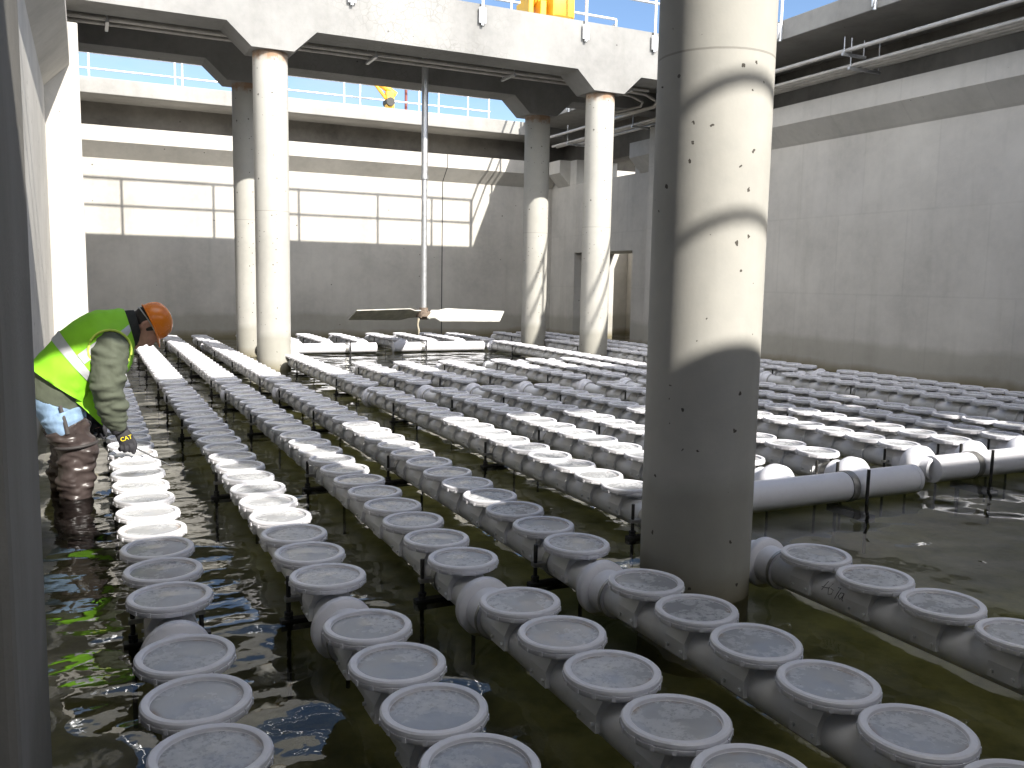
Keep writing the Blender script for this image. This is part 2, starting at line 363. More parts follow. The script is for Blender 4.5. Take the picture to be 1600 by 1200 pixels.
w = thing('tank_wall', 'narrow strip of bright left concrete wall behind the worker', 'wall', (XL, 7.5, 0))
bm = B(); box(bm, -1.0, XL, YN-0.6, YF+0.002, -0.5, ZC2); box(bm, -1.5, -0.98, YN-0.6, YF+0.6, -0.5, ZS+0.05)
P('wall', bm, MAT['wall_f'], w, smooth=False)
bm = B(); prism(bm, [(XL-0.05, ZC0-0.05), (XL+0.28, ZC1), (XL+0.28, ZC2+0.004), (XL-0.05, ZC2+0.004)], 'y', -3.3, YF-0.27)
P('corbel', bm, MAT['wall_f'], w, smooth=False)
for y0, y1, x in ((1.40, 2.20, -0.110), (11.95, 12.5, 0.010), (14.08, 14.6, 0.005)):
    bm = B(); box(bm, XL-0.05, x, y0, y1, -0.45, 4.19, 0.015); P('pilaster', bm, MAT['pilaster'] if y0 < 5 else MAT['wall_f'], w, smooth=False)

w = tag(None or obj('tank_wall', (lambda b: (box(b, -1.5, 21, YN-0.6, YN, -0.5, ZS+0.05), b)[1])(B()), MAT['wall_r'], smooth=False),
        'concrete end wall of the basin behind the photographer', 'wall')
w = tag(obj('tank_wall', (lambda b: (box(b, 20.4, 21, YN, YF, -0.5, 4.6), b)[1])(B()), MAT['wall_r'], smooth=False),
        'outer concrete wall of the neighbouring basin beyond the doorway', 'wall')

bm = B(); box(bm, 12.2, 12.45, 13.0, YF-0.003, -0.5, 2.6, 0.01)
tag(obj('partition_wall', bm, MAT['wall_r'], smooth=False), 'low concrete partition seen through the doorway in the right wall', 'wall')

# ---------------------------------------------------------------- walkway slabs round the rim
def slab(label, x0, x1, y0, y1, z0=ZS, z1=4.85):
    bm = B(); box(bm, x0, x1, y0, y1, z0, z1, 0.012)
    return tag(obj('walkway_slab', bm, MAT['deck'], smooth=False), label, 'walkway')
slab('concrete walkway slab overhanging the right wall above the conduits', 9.17, 11.85, -2.27, 18.385, 4.78, 5.06)
slab('concrete walkway slab along the top of the far wall', -1.9, 21, 18.40, 21.3)
slab('concrete walkway slab on top of the left wall', -1.9, -0.12, -2.36, 18.385, ZS+0.003, 4.853)
slab('concrete walkway slab at the near end, behind the photographer', -1.9, 21, -6.4, -2.29)

# ---------------------------------------------------------------- walkway bridges
def beam_outline(xs, x0, x1, bot=4.45, top=5.15, cap=4.17):
    p = [(x0, top), (x0, bot)]
    for x in xs: p += [(x-0.57, bot), (x-0.27, cap), (x+0.27, cap), (x+0.57, bot)]
    return p + [(x1, bot), (x1, top)]
COLX = (2.27, 7.35)
def bridge(y0, label, bot=4.45):
    b = thing('walkway_bridge', label, 'bridge', (5, y0+1.35, 4.17))
    for a in (y0, y0+2.17):
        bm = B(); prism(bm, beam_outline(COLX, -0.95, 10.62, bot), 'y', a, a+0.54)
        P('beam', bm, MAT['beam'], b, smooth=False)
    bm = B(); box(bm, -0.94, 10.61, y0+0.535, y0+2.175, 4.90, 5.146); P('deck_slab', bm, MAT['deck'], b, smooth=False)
    return b
bridge(11.92, 'concrete walkway bridge crossing the basin behind the big column')
bridge(0.43, 'concrete walkway bridge overhead, carried by the big near column', 4.66)

# ---------------------------------------------------------------- columns
def column(x, y, label, r=0.225):
    bm = B(); lathe(bm, [(0.0, -0.45), (r, -0.45), (r, 4.185), (0, 4.185)], 64)
    o = obj('round_column', bm, MAT['column'], loc=(x, y, 0)); return tag(o, label, 'column', 'round columns')
column(2.250, 2.867, 'big round concrete column nearest the viewer with two curved rail shadows')
column(2.28, 12.19, 'round column left of the mixer, lit from top to bottom')
column(2.33, 14.36, 'round column half hidden behind the fully lit left column, shaded at its top')
column(7.35, 12.19, 'round column right of the mixer under the front beam haunch')
column(7.37, 14.36, 'round column right of the mixer with its upper half in shade')
column(2.287, 0.70, 'round column out of frame at the photographer\'s right')
column(7.35, 0.70, 'round column near the right wall, out of frame on the near side')
column(7.35, 2.867, 'round column near the right wall, out of frame on the far side')

# ---------------------------------------------------------------- guard rails
def guard_rail(label, pts, posts, zdeck, height=1.02, r=0.024, down=0.30, group='guard rails on the walkways', mid=True, plates=True, midf=0.5):
    g = thing('guard_rail', label, 'railing', (pts[0][0], pts[0][1], zdeck), group)
    bm = B(); tube(bm, [(x, y, zdeck+height) for x, y in pts], r, 12); P('top_rail', bm, MAT['rail'], g)
    if mid:
        bm = B(); tube(bm, [(x, y, zdeck+height*midf) for x, y in pts], r*0.85, 12); P('mid_rail', bm, MAT['rail'], g)
    for x, y in posts:
        bm = B(); tube(bm, [(x, y, zdeck-down), (x, y, zdeck+height-0.01)], r*0.95, 12)
        if plates: box(bm, x-0.055, x+0.055, y-0.012, y+0.012, zdeck-down+0.03, zdeck-0.06, 0.003)
        P('post', bm, MAT['rail'], g)
    return g
for yb, s1, s2 in ((11.92, 'front', 'rear'), (0.43, 'front', 'rear')):
    where = 'crossing bridge' if yb > 5 else 'overhead bridge'
    fx = [0.1, 1.6, 3.30, 5.19, 6.885, 8.126]
    guard_rail('metal guard rail on the near face of the %s' % where, [(-0.2, yb-0.035), (9.12, yb-0.035)], [(x, yb-0.035) for x in fx], 5.15, midf=0.42)
    rx = [0.2, 1.877, 3.558, 5.256, 6.956, 8.2, 9.14]
    guard_rail('metal guard rail on the far face of the %s' % where, [(-0.2, yb+2.745), (9.14, yb+2.745)], [(x, yb+2.745) for x in rx], 5.15)
guard_rail('white guard rail against the sky on the far walkway', [(-0.5, 21.1), (9.45, 21.1)], [(0.2, 21.1), (1.90, 21.1), (2.05, 21.1), (3.8, 21.1), (5.66, 21.1), (6.05, 21.1), (7.54, 21.1), (8.05, 21.1), (8.84, 21.1), (9.42, 21.1)], 4.85, plates=False, down=0.0, midf=0.68)
guard_rail('guard rail along the edge of the right walkway beyond the crossing bridge', [(9.14, 14.7), (9.14, 18.2)], [(9.14, y) for y in (14.75, 16.4, 18.0)], 5.06)
guard_rail('guard rail along the edge of the right walkway between the bridges', [(9.14, 3.3), (9.14, 11.7)], [(9.14, y) for y in (3.4, 5.1, 6.8, 8.5, 10.2, 11.6)], 5.06)
guard_rail('guard rail of the near end walkway that shades the big column', [(-1.2, -2.33), (8.9, -2.33)], [(x, -2.33) for x in (-0.6, 1.1, 2.75, 4.6, 6.3, 8.0)], 4.85, height=1.0)

# ---------------------------------------------------------------- conduits
def rack(label, runs, hangers, parent_loc, r=0.026):
    g = thing('conduit_rack', label, 'conduits', parent_loc)
    for pts, rr in runs:
        bm = B(); tube(bm, pts, rr, 10); P('conduit', bm, MAT['conduit'], g)
    for (a, b, ztop) in hangers:
        bm = B(); a = Vector(a); b = Vector(b); d = (b-a).normalized(); s = d.cross(Vector((0, 0, 1)))*0.02
        prism_pts = [a-s, a+s, b+s, b-s]
        lo = [bm.verts.new(p+Vector((0, 0, -0.035))) for p in prism_pts]; hi = [bm.verts.new(p) for p in prism_pts]
        bm.faces.new(lo[::-1]); bm.faces.new(hi)
        for i in range(4): bm.faces.new((lo[i], lo[(i+1) % 4], hi[(i+1) % 4], hi[i]))
        for q in (a+d*0.03, b-d*0.03): tube(bm, [q, (q.x, q.y, ztop)], 0.007, 6)
        P('hanger', bm, MAT['steel'], g, smooth=False)
    return g
rack('pair of conduits hung under the crossing bridge', [([(-0.3, 12.72, 4.47), (8.6, 12.72, 4.47)], 0.03), ([(-0.3, 12.92, 4.46), (8.6, 12.92, 4.46)], 0.026)],
     [((x, 12.58, 4.43), (x, 13.06, 4.43), 4.91) for x in (0.35, 2.05, 3.85, 6.05, 8.2)], (4, 12.8, 4.4))
rack('bundle of conduits hung under the right walkway beside the wall',
     [([(9.28, -2, 4.40), (9.28, 11.2, 4.40), (9.28, 17.6, 4.40)], 0.030), ([(9.42, -2, 4.23), (9.42, 17.6, 4.23)], 0.026), ([(9.53, -2, 4.23), (9.53, 17.6, 4.23)], 0.030),
      ([(9.66, -2, 4.235), (9.66, 11.0, 4.235)], 0.034), ([(9.78, -2, 4.24), (9.78, 17.2, 4.24)], 0.028)],
     [((9.32, y, 4.195), (9.90, y, 4.195), 4.57) for y in (0.5, 3.2, 6.35, 9.05, 11.6, 14.3, 16.8)] + [((9.20, y, 4.365), (9.62, y, 4.365), 4.57) for y in (6.36, 9.06)], (9.5, 8, 4.3))
g = rack('looped conduit stub dropping from the crossing bridge to the right wall', [([(8.0, 12.75, 4.44), (8.6, 12.80, 4.42), (8.95, 12.95, 4.36), (9.05, 13.2, 4.33), (8.95, 13.5, 4.31), (8.75, 14.4, 4.30)], 0.024),
     ([(8.0, 12.95, 4.43), (8.45, 13.0, 4.41), (8.75, 13.1, 4.36), (8.85, 13.3, 4.33), (8.75, 13.5, 4.31), (8.6, 14.4, 4.30)], 0.020)], [], (8.5, 13, 4.4))

# ---------------------------------------------------------------- mixer hanging from the bridge
MX, MY, MZ = 4.84, 13.28, 0.72
m_ = thing('mixer', 'steel mixer shaft with pitched paddle blades hanging above the water', 'mixer', (MX, MY, MZ))
bm = B(); tube(bm, [(0, 0, 0.02), (0, 0, 2.1)], 0.045, 20); tube(bm, [(0, 0, 2.1), (0, 0, 2.16)], 0.062, 20); tube(bm, [(0, 0, 2.16), (0, 0, 4.3)], 0.05, 20)
obj('shaft', bm, MAT['steel'], m_)
bm = B(); lathe(bm, [(0, -0.10), (0.06, -0.10), (0.075, -0.06), (0.12, -0.05), (0.12, 0.02), (0.07, 0.04), (0.07, 0.09), (0, 0.09)], 24)
for k in range(6): tube(bm, [(0.11*math.cos(k), 0.11*math.sin(k), -0.07), (0.11*math.cos(k), 0.11*math.sin(k), 0.045)], 0.014, 6)
obj('hub', bm, MAT['hub'], m_, smooth=False)
def blade(ang, tip_lift=0.0):
    bm = B(); n = 10
    ca, sa = math.cos(ang), math.sin(ang)
    top, bot = [], []
    for i in range(n+1):
        t = i/n; L = 0.10 + 1.22*t
        wdt = 0.26 - 0.05*t if t > 0.12 else 0.15
        lead, trail = wdt*0.55, -wdt*0.75
        pit = rad(36 - 4*t)
        for dst, off in ((top, 0.007), (bot, -0.007)):
            row = []
            for s in (lead, trail):
                x, y, z = L, s*math.cos(pit), s*math.sin(pit)*1.0 + off + tip_lift*t*t
                row.append(bm.verts.new((x*ca - y*sa, x*sa + y*ca, z)))
            dst.append(row)
    for i in range(n):
        bm.faces.new((top[i][0], top[i+1][0], top[i+1][1], top[i][1])); bm.faces.new((bot[i][0], bot[i][1], bot[i+1][1], bot[i+1][0]))
        for k in (0, 1): bm.faces.new((top[i][k], bot[i][k], bot[i+1][k], top[i+1][k]))
    for i in (0, n): bm.faces.new((top[i][0], top[i][1], bot[i][1], bot[i][0]))
    obj('blade', bm, MAT['blade'], m_, smooth=False)
for a in (-17, 103, -137): blade(-YAW + rad(a))
bm = B(); tube(bm, [(-0.10, -0.05, -0.08), (-0.12, -0.06, -0.18), (-0.10, -0.06, -0.27), (-0.105, -0.06, -0.34)], [0.02, 0.012, 0.014, 0.004], 6)
obj('caught_rag', bm, MAT['rag'], m_)

# yellow machinery seen over the deck edges
d_ = thing('mixer_drive', 'yellow mixer drive housing on top of the crossing bridge', 'machine', (6.52, 12.55, 5.15))
bm = B(); box(bm, -0.40, 0.38, -0.26, 0.26, 0.02, 0.09, 0.01); box(bm, -0.38, -0.30, -0.22, 0.22, 0.09, 0.34, 0.01); box(bm, -0.18, -0.08, -0.22, 0.22, 0.09, 0.34, 0.01)
obj('base_frame', bm, MAT['yellow'], d_, smooth=False)
bm = B(); box(bm, 0.0, 0.40, -0.27, 0.27, 0.088, 0.62, 0.05); tube(bm, [(0.2, 0, 0.60), (0.2, 0, 0.72)], 0.16, 24)
obj('gearbox', bm, MAT['yellow'], d_)
bm = B(); tube(bm, [(-0.36, 0, 0.42), (0.02, 0, 0.42)], 0.125, 24)
for k in range(6): tube(bm, [(-0.34+0.055*k, 0, 0.42), (-0.325+0.055*k, 0, 0.42)], 0.145, 24)
obj('motor', bm, MAT['yellow'], d_)
d_ = thing('davit_crane', 'small yellow davit crane on the far walkway', 'crane', (6.55, 20.6, 4.85))
bm = B(); box(bm, -0.14, 0.14, -0.14, 0.14, 0, 0.05, 0.005); box(bm, -0.03, 0.17, -0.09, 0.09, 0.05, 0.80, 0.02); obj('post', bm, MAT['yellow'], d_, smooth=False)
bm = B(); tube(bm, [(0.22, 0, 0.74), (-0.62, 0, 1.22)], 0.075, 12); tube(bm, [(0.05, 0.0, 0.55), (-0.35, 0, 1.02)], 0.04, 10); obj('boom', bm, MAT['yellow'], d_)
bm = B(); tube(bm, [(0.05, -0.16, 0.55), (0.05, 0.16, 0.55)], 0.10, 20); obj('winch', bm, MAT['rod'], d_)
bm = B(); tube(bm, [(0, 0, 0), (0, 0, 2.0)], 0.035, 12); tube(bm, [(0, 0, 0), (0, 0, 0.04)], 0.10, 16); tube(bm, [(-0.12, 0, 1.95), (0.12, 0, 1.95)], 0.03, 10)
tag(obj('marker_pole', bm, MAT['redpole'], loc=(7.25, 21.25, 4.85)), 'dark red pole standing beside the yellow davit on the far walkway', 'pole')
s_ = thing('access_stair', 'short pale concrete steps at the right end of the far walkway', 'steps', (9.9, 20.0, 4.85))
bm = B()
for k in range(3): box(bm, -0.15+0.3*k, 0.9, -0.6+0.001*k, 0.6-0.001*k, 0.0+0.18*k, 0.18+0.18*k, 0.008)
obj('steps', bm, MAT['deck'], s_, smooth=False)

# ---------------------------------------------------------------- diffuser rows
PR, PZ = 0.066, 0.085                     # pipe radius, pipe axis above the water
def mesh_disc():
    bm = B()
    lathe(bm, [(0.045, -0.045), (0.085, -0.038), (0.118, -0.034), (0.131, -0.032), (0.1345, -0.027), (0.1345, -0.017), (0.131, -0.0155), (0.131, -0.0135), (0.1345, -0.012), (0.1335, -0.004), (0.129, 0.0), (0.116, 0.0), (0.1125, -0.002), (0.1115, -0.010), (0.105, -0.0125)], 56)
    for k in range(16):
        a = 2*math.pi*(k+0.3)/16; c, s = math.cos(a), math.sin(a)
        M_ = Matrix.Translation((0.1340*c, 0.1340*s, -0.0215)) @ Matrix.Rotation(a, 4, 'Z')
        g = bmesh.ops.create_cube(bm, size=1.0, matrix=M_ @ Matrix.Diagonal((0.006, 0.010, 0.014, 1)))
    return to_mesh('diffuser_disc', bm, MAT['pvc_rim'])
def mesh_membrane():
    bm = B(); lathe(bm, [(0.1125, -0.0115), (0.108, -0.0100), (0.095, -0.0092), (0.06, -0.0085), (0.022, -0.0082), (0.014, -0.0072), (0.006, -0.0069), (0, -0.0069)], 48)
    return to_mesh('membrane', bm, MAT['membrane'])
def mesh_saddle():
    bm = B()
    prism(bm, [(-0.042, 0.088), (-0.052, 0.086), (-0.080, 0.030), (-0.080, -0.020), (-0.064, -0.022), (-0.064, 0.0), (0.064, 0.0), (0.064, -0.022), (0.080, -0.020), (0.080, 0.030), (0.052, 0.086), (0.042, 0.088)], 'y', -0.050, 0.050)
    for s in (-1, 1):
        tube(bm, [(s*0.078, 0.035, 0.0), (s*0.088, 0.035, 0.0)], 0.006, 8); tube(bm, [(s*0.078, -0.035, 0.0), (s*0.088, -0.035, 0.0)], 0.006, 8)
    return to_mesh('saddle', bm, MAT['pvc'], smooth=False)
def mesh_coupling():
    bm = B()
    lathe(bm, [(PR-0.002, -0.115), (0.078, -0.115), (0.081, -0.110), (0.081, -0.030), (0.100, -0.026), (0.107, -0.018), (0.107, 0.012), (0.101, 0.020), (0.090, 0.021), (0.086, 0.026), (0.078, 0.028), (0.078, 0.070), (PR-0.002, 0.072)], 48, 'y')
    return to_mesh('coupling', bm, MAT['pvc_rim'])
def mesh_coupling_band():
    bm = B(); lathe(bm, [(0.0805, -0.118), (0.0835, -0.118), (0.0835, -0.104), (0.0805, -0.104)], 40, 'y'); return to_mesh('band', bm, MAT['clamp'])
def mesh_rod():
    bm = B(); x = -PR-0.045
    tube(bm, [(x, 0, -0.385), (x, 0, 0.085)], 0.0085, 10)
    for z in (-0.06, -0.075): tube(bm, [(x, 0, z), (x, 0, z+0.011)], 0.017, 6)
    x2 = PR+0.045; tube(bm, [(x2, 0, -0.385), (x2, 0, 0.07)], 0.0085, 10)
    box(bm, x-0.03, x2+0.03, -0.018, 0.018, -0.115, -0.075)
    return to_mesh('support_stand', bm, MAT['rod'])
def mesh_clamp():
    bm = B(); lathe(bm, [(PR+0.0005, -0.02), (PR+0.005, -0.02), (PR+0.005, 0.02), (PR+0.0005, 0.02)], 32, 'y')
    box(bm, -PR-0.058, -PR+0.002, -0.016, 0.016, -0.008, 0.008); box(bm, PR-0.002, PR+0.058, -0.016, 0.016, -0.008, 0.008)
    return to_mesh('clamp', bm, MAT['clamp'])
def mesh_reducer():
    bm = B()   # axis +y away from the header
    lathe(bm, [(0.070, -0.04), (0.082, -0.03), (0.086, 0.02), (0.090, 0.03), (0.118, 0.05), (0.134, 0.075), (0.134, 0.125), (0.118, 0.150), (0.092, 0.158), (0.092, 0.235), (0.086, 0.242), (PR, 0.245)], 48, 'y')
    return to_mesh('reducer', bm, MAT['pvc_rim'])
def mesh_cap():
    bm = B(); lathe(bm, [(0, -0.03), (0.05, -0.028), (0.070, -0.018), (0.074, 0.0), (0.074, 0.065), (PR, 0.067)], 40, 'y'); return to_mesh('end_cap', bm, MAT['pvc_rim'])
ME = dict(disc=mesh_disc(), mem=mesh_membrane(), sad=mesh_saddle(), cpl=mesh_coupling(), band=mesh_coupling_band(), rod=mesh_rod(), clamp=mesh_clamp(), red=mesh_reducer(), cap=mesh_cap())
SP = 0.2855
def row(x, runs, discs, couplings, rods, label, caps=(), reducers=(), band_skip=True):
    g = thing('diffuser_row', label, 'diffuser row', (x, runs[0][0], PZ), 'rows of disc diffusers')
    Y0 = runs[0][0]
    def at(name, me, y, par=g, z=0.0):
        o = link(name, me, par, (0, y-Y0, z)); return o
    for a, b in runs:
        bm = B(); tube(bm, [(0, a-Y0, 0), (0, b-Y0, 0)], PR, 32); obj('pipe', bm, MAT['pvc'], g)
    for y in discs:
        d = at('diffuser_disc', ME['disc'], y + random.uniform(-0.004, 0.004), z=0.125)
        d.rotation_euler = (rad(random.gauss(0, 0.5)), rad(random.gauss(0, 0.7)), random.uniform(0, 6.28))
        link('membrane', ME['mem'], d)
        s = at('saddle', ME['sad'], y)
    for y in couplings:
        c = at('coupling', ME['cpl'], y); link('band', ME['band'], c)
    for y in rods:
        at('support_stand', ME['rod'], y); at('clamp', ME['clamp'], y)
    for y, s in caps:
        o = at('end_cap', ME['cap'], y); o.rotation_euler = (0, 0, 0 if s > 0 else math.pi)
    for y, s in reducers:
        o = at('reducer', ME['red'], y); o.rotation_euler = (0, 0, 0 if s > 0 else math.pi)
    return g
def seq(a, b): 
    out = []; y = a
    while y <= b + 1e-6: out.append(y); y += SP
    return out
near = [2.508 - SP*k for k in range(8)][::-1]
LONG = near + seq(3.004, 8.75) + seq(9.21, 14.95) + seq(15.42, 16.5)
RODS = [1.25, 3.17+0.145, 5.13, 7.14, 8.56, 9.66, 11.66, 13.4, 15.6]
RODS = [1.22, 3.147, 5.145, 7.143, 8.57, 9.64, 11.63, 13.36, 15.56]
row(0.213, [(0.2, 16.7)], LONG, [2.80, 8.98, 15.17], RODS, 'leftmost row of white disc diffusers, passing right beside the bent-over worker', caps=[(16.68, -1)])
row(0.739, [(0.2, 16.7)], LONG, [2.80, 8.98, 15.17], RODS, 'row of white disc diffusers second from the left, one water lane from the worker', caps=[(16.68, -1)])
row(1.259, [(0.2, 16.7)], LONG, [2.80, 8.98, 15.17], RODS, 'third row of white disc diffusers from the left, left of the far lit columns', caps=[(16.68, -1)])
row(1.759, [(0.2, 16.7)], LONG, [2.80, 8.98, 15.17], RODS, 'fourth row of white disc diffusers from the left, passing the big column\'s left side', caps=[(16.68, -1)])
r5 = row(2.567, [(0.2, 3.15)], near, [2.80], [1.22, 0.6], 'short near row of disc diffusers right of the big column, with a pen mark', caps=[(3.14, -1)])
row(2.515, [(3.45, 16.7)], seq(3.79, 8.13) + seq(8.62, 14.1) + seq(14.6, 16.5), [8.37, 14.37], [3.56, 5.36, 7.36, 9.33, 11.33, 13.4, 15.6], 'long row starting left of the big column', caps=[(3.46, 1), (16.68, -1)])
mid = seq(4.165, 8.15) + seq(8.62, 10.9)
for x, y1, lab in ((3.085, 10.85, 'first row of disc diffusers on the left header pipe, ending short of the mixer'),
                   (3.605, 10.90, 'middle row of disc diffusers on the left header pipe'),
                   (4.215, 10.95, 'last row on the left header pipe, beside its open end cap'),
                   (4.96, 11.05, 'first row of disc diffusers on the right header pipe, next to its round end cap'),
                   (5.485, 11.12, 'second row of disc diffusers on the right header pipe'),
                   (6.02, 11.18, 'third row of disc diffusers on the right header pipe')):
    hy = 3.75 if x < 4.5 else 3.88
    row(x, [(3.95, y1)], [y for y in mid if y < y1-0.12], [8.37], [hy+0.30, 5.67, 7.39, 9.05, 10.47], lab, caps=[(y1-0.03, -1)], reducers=[(hy+0.02, 1)])
full = seq(4.20, 8.15) + seq(8.62, 14.1) + seq(14.6, 16.5)
row(6.555, [(4.0, 16.7)], [4.165+SP*k for k in range(14)] + seq(8.62, 14.1) + seq(14.6, 16.5), [8.37, 14.37], [4.16, 5.67, 7.39, 9.05, 11.04, 13.32, 15.6], 'long row of disc diffusers passing close on the left of the far right columns', reducers=[(3.88, 1)], caps=[(16.68, -1)])
for x, lab in ((7.64, 'row third from the right wall, between the far right columns and the wall'), (8.12, 'row of disc diffusers second from the right wall'), (8.62, 'row of disc diffusers nearest the right wall')):
    off = {7.64: 0.10, 8.12: 0.0, 8.62: 0.17}[x]
    row(x, [(2.2, 16.7)], [y+off for y in [4.20-SP*k for k in range(1, 7)][::-1] + full if y+off < 16.5], [8.37+off, 14.37+off], [2.9+off, 4.9+off, 6.9+off, 8.9+off-0.14, 10.9+off, 12.9+off, 15.5+off], lab, caps=[(2.22, 1), (16.68, -1)])
farseq = seq(14.98, 16.5)
for x, lab in ((3.085, 'short far row beyond the mixer, first on the far left header'), (3.605, 'short far row beyond the mixer, second on the far left header'), (4.215, 'short far row beyond the mixer, last on the far left header'),
               (4.93, 'short far row beyond the mixer, first on the far right header'), (5.485, 'short far row beyond the mixer, second on the far right header'), (6.02, 'short far row beyond the mixer, last on the far right header')):
    row(x, [(14.75, 16.7)], farseq, [], [15.9], lab, caps=[(16.68, -1)], reducers=[(14.52, 1)])

def header(x0, x1, y, label, straps):
    HR = 0.088; z = 0.083
    g = thing('header_pipe', label, 'header pipe', (x0, y, z), 'white header pipes')
    L = x1-x0
    bm = B(); tube(bm, [(0.012, 0, 0), (L-0.012, 0, 0)], HR, 40); obj('pipe', bm, MAT['pvc_rim'], g)
    for s, e in ((0, -1), (L, 1)):
        bm = B(); lathe(bm, [(0, e*0.004), (HR-0.006, e*0.004), (HR+0.002, 0), (HR+0.002, -e*0.03), (HR-0.002, -e*0.03)], 40, 'x', (s, 0, 0)); obj('end_cap', bm, MAT['pvc_rim'], g)
    for sx in straps:
        bm = B(); lathe(bm, [(HR+0.0008, -0.025), (HR+0.006, -0.025), (HR+0.006, 0.025), (HR+0.0008, 0.025)], 40, 'x', (sx-x0, 0, 0)); obj('strap', bm, MAT['clamp'], g)
        bm = B()
        for s in (-1, 1):
            tube(bm, [(sx-x0+0.05, s*(HR+0.03), -0.385), (sx-x0+0.05, s*(HR+0.03), 0.12)], 0.010, 10)
            tube(bm, [(sx-x0+0.05, s*(HR+0.03), -0.145), (sx-x0+0.05, s*(HR+0.03), -0.13)], 0.02, 6)
        box(bm, sx-x0+0.02, sx-x0+0.08, -HR-0.07, HR+0.07, -0.185, -0.145)
        obj('support_stand', bm, MAT['rod'], g)
    return g
header(2.72, 4.585, 3.73, 'white header pipe emerging from behind the big column, its end just short of another', [4.02, 3.1])
header(4.93, 6.85, 3.88, 'white header pipe at the right edge with a round flat end cap', [5.32, 6.4])
header(2.78, 4.42, 14.5, 'far white header pipe left of the gap beyond the mixer', [3.9])
header(4.73, 6.42, 14.5, 'far white header pipe right of the gap beyond the mixer', [5.25])

def text_mesh(txt, size, mat, extrude=0.0004):
    c = bpy.data.curves.new('lettering', 'FONT'); c.body = txt; c.size = size; c.extrude = extrude; c.align_x = 'CENTER'; c.align_y = 'CENTER'; c.resolution_u = 3
    o = bpy.data.objects.new('lettering', c); COL.objects.link(o)
    dg = bpy.context.evaluated_depsgraph_get(); me = bpy.data.meshes.new_from_object(o.evaluated_get(dg))
    bpy.data.objects.remove(o); me.materials.clear(); me.materials.append(mat); return me
MAT['ink'] = plain('black_marker_ink', (0.10, 0.10, 0.105), 0.7)
def stroke(bm, pts, r=0.0016):
    tube(bm, pts, r, 5)
# hand-written pen mark wrapped on the short near pipe: upright, 6-like loop, q-like hook, a
def onpipe(s, h): 
    a = h/PR
    return (-(PR+0.0006)*math.cos(a), s, (PR+0.0006)*math.sin(a))
bm = B()
def hand(pts): stroke(bm, [onpipe(0.0 - p[0], p[1]) for p in pts])
hand([(-0.050, 0.035), (-0.056, 0.012), (-0.062, -0.006)]); hand([(-0.066, 0.006), (-0.046, 0.008), (-0.030, 0.012)])
hand([(-0.026, 0.034), (-0.034, 0.010), (-0.028, -0.012), (-0.012, -0.006), (-0.010, 0.010), (-0.024, 0.012)])
hand([(0.004, 0.026), (0.016, 0.028), (0.014, 0.008), (0.006, -0.018)])
hand([(0.040, 0.014), (0.026, 0.012), (0.020, -0.004), (0.030, -0.012), (0.040, 0.002), (0.041, 0.014), (0.040, -0.010), (0.046, -0.014)])
o = obj('pen_mark', bm, MAT['ink'], r5); o.location = (0, 2.508-SP/2-0.02-0.2, 0); o.rotation_euler = (0, rad(20), 0)
# ---------------------------------------------------------------- the worker bending over the leftmost row
def cr_interp(vals, t):
    n = len(vals)-1; t = max(0.0, min(n-1e-6, t)); i = int(t); f = t-i
    p0, p1, p2, p3 = vals[max(i-1, 0)], vals[i], vals[i+1], vals[min(i+2, n)]
    return 0.5*((2*p1)+(p2-p0)*f+(2*p0-5*p1+4*p2-p3)*f*f+(3*p1-p0-3*p2+p3)*f*f*f)
def surf(rings, t, th, off=0.0, wrinkle=0.0, seed=0.0, sq=1.0):
    """rings: (back (x,z), front (x,z), y centre, half width). th=0 at the back, pi at the front, pi/2 towards +y"""
    bx = cr_interp([r[0][0] for r in rings], t); bz = cr_interp([r[0][1] for r in rings], t)
    fx = cr_interp([r[1][0] for r in rings], t); fz = cr_interp([r[1][1] for r in rings], t)
    yc = cr_interp([r[2] for r in rings], t); hw = cr_interp([r[3] for r in rings], t) + off
    cx, cz = (bx+fx)/2, (bz+fz)/2; hx, hz = (bx-fx)/2, (bz-fz)/2
    L = math.hypot(hx, hz) or 1e-6; k = (L+off)/L
    c, s = math.cos(th), math.sin(th)
    c = math.copysign(abs(c)**sq, c); s = math.copysign(abs(s)**sq, s)
    p = Vector((cx + c*hx*k, yc + s*hw, cz + c*hz*k))
    if wrinkle:
        d = (p - Vector((cx, yc, cz))).normalized()
        q = Vector((p.x*9+seed, p.y*9, p.z*9))
        a = noise.noise(q)*0.6 + (abs(noise.noise(Vector((q.x*1.7, q.y*0.9, q.z*2.6+5))))-0.25)*0.9
        p += d*wrinkle*a
    return p
def skin(bm, rings, t0, t1, nt=24, nk=40, off=0.0, wrinkle=0.0, seed=0.0, th0=None, th1=None, cap=True, sq=1.0):
    closed = th0 is None
    G = []
    for i in range(nt+1):
        t = t0+(t1-t0)*i/nt; row_ = []
        for k in range(nk if closed else nk+1):
            th = 2*math.pi*k/nk if closed else th0+(th1-th0)*k/nk
            row_.append(bm.verts.new(surf(rings, t, th, off, wrinkle, seed, sq)))
        G.append(row_)
    m = nk
    for a, b in zip(G, G[1:]):
        for k in range(m): bm.faces.new((a[k], a[(k+1) % len(a)], b[(k+1) % len(b)], b[k]))
    if closed and cap: bm.faces.new(G[0][::-1]); bm.faces.new(G[-1])
    return G
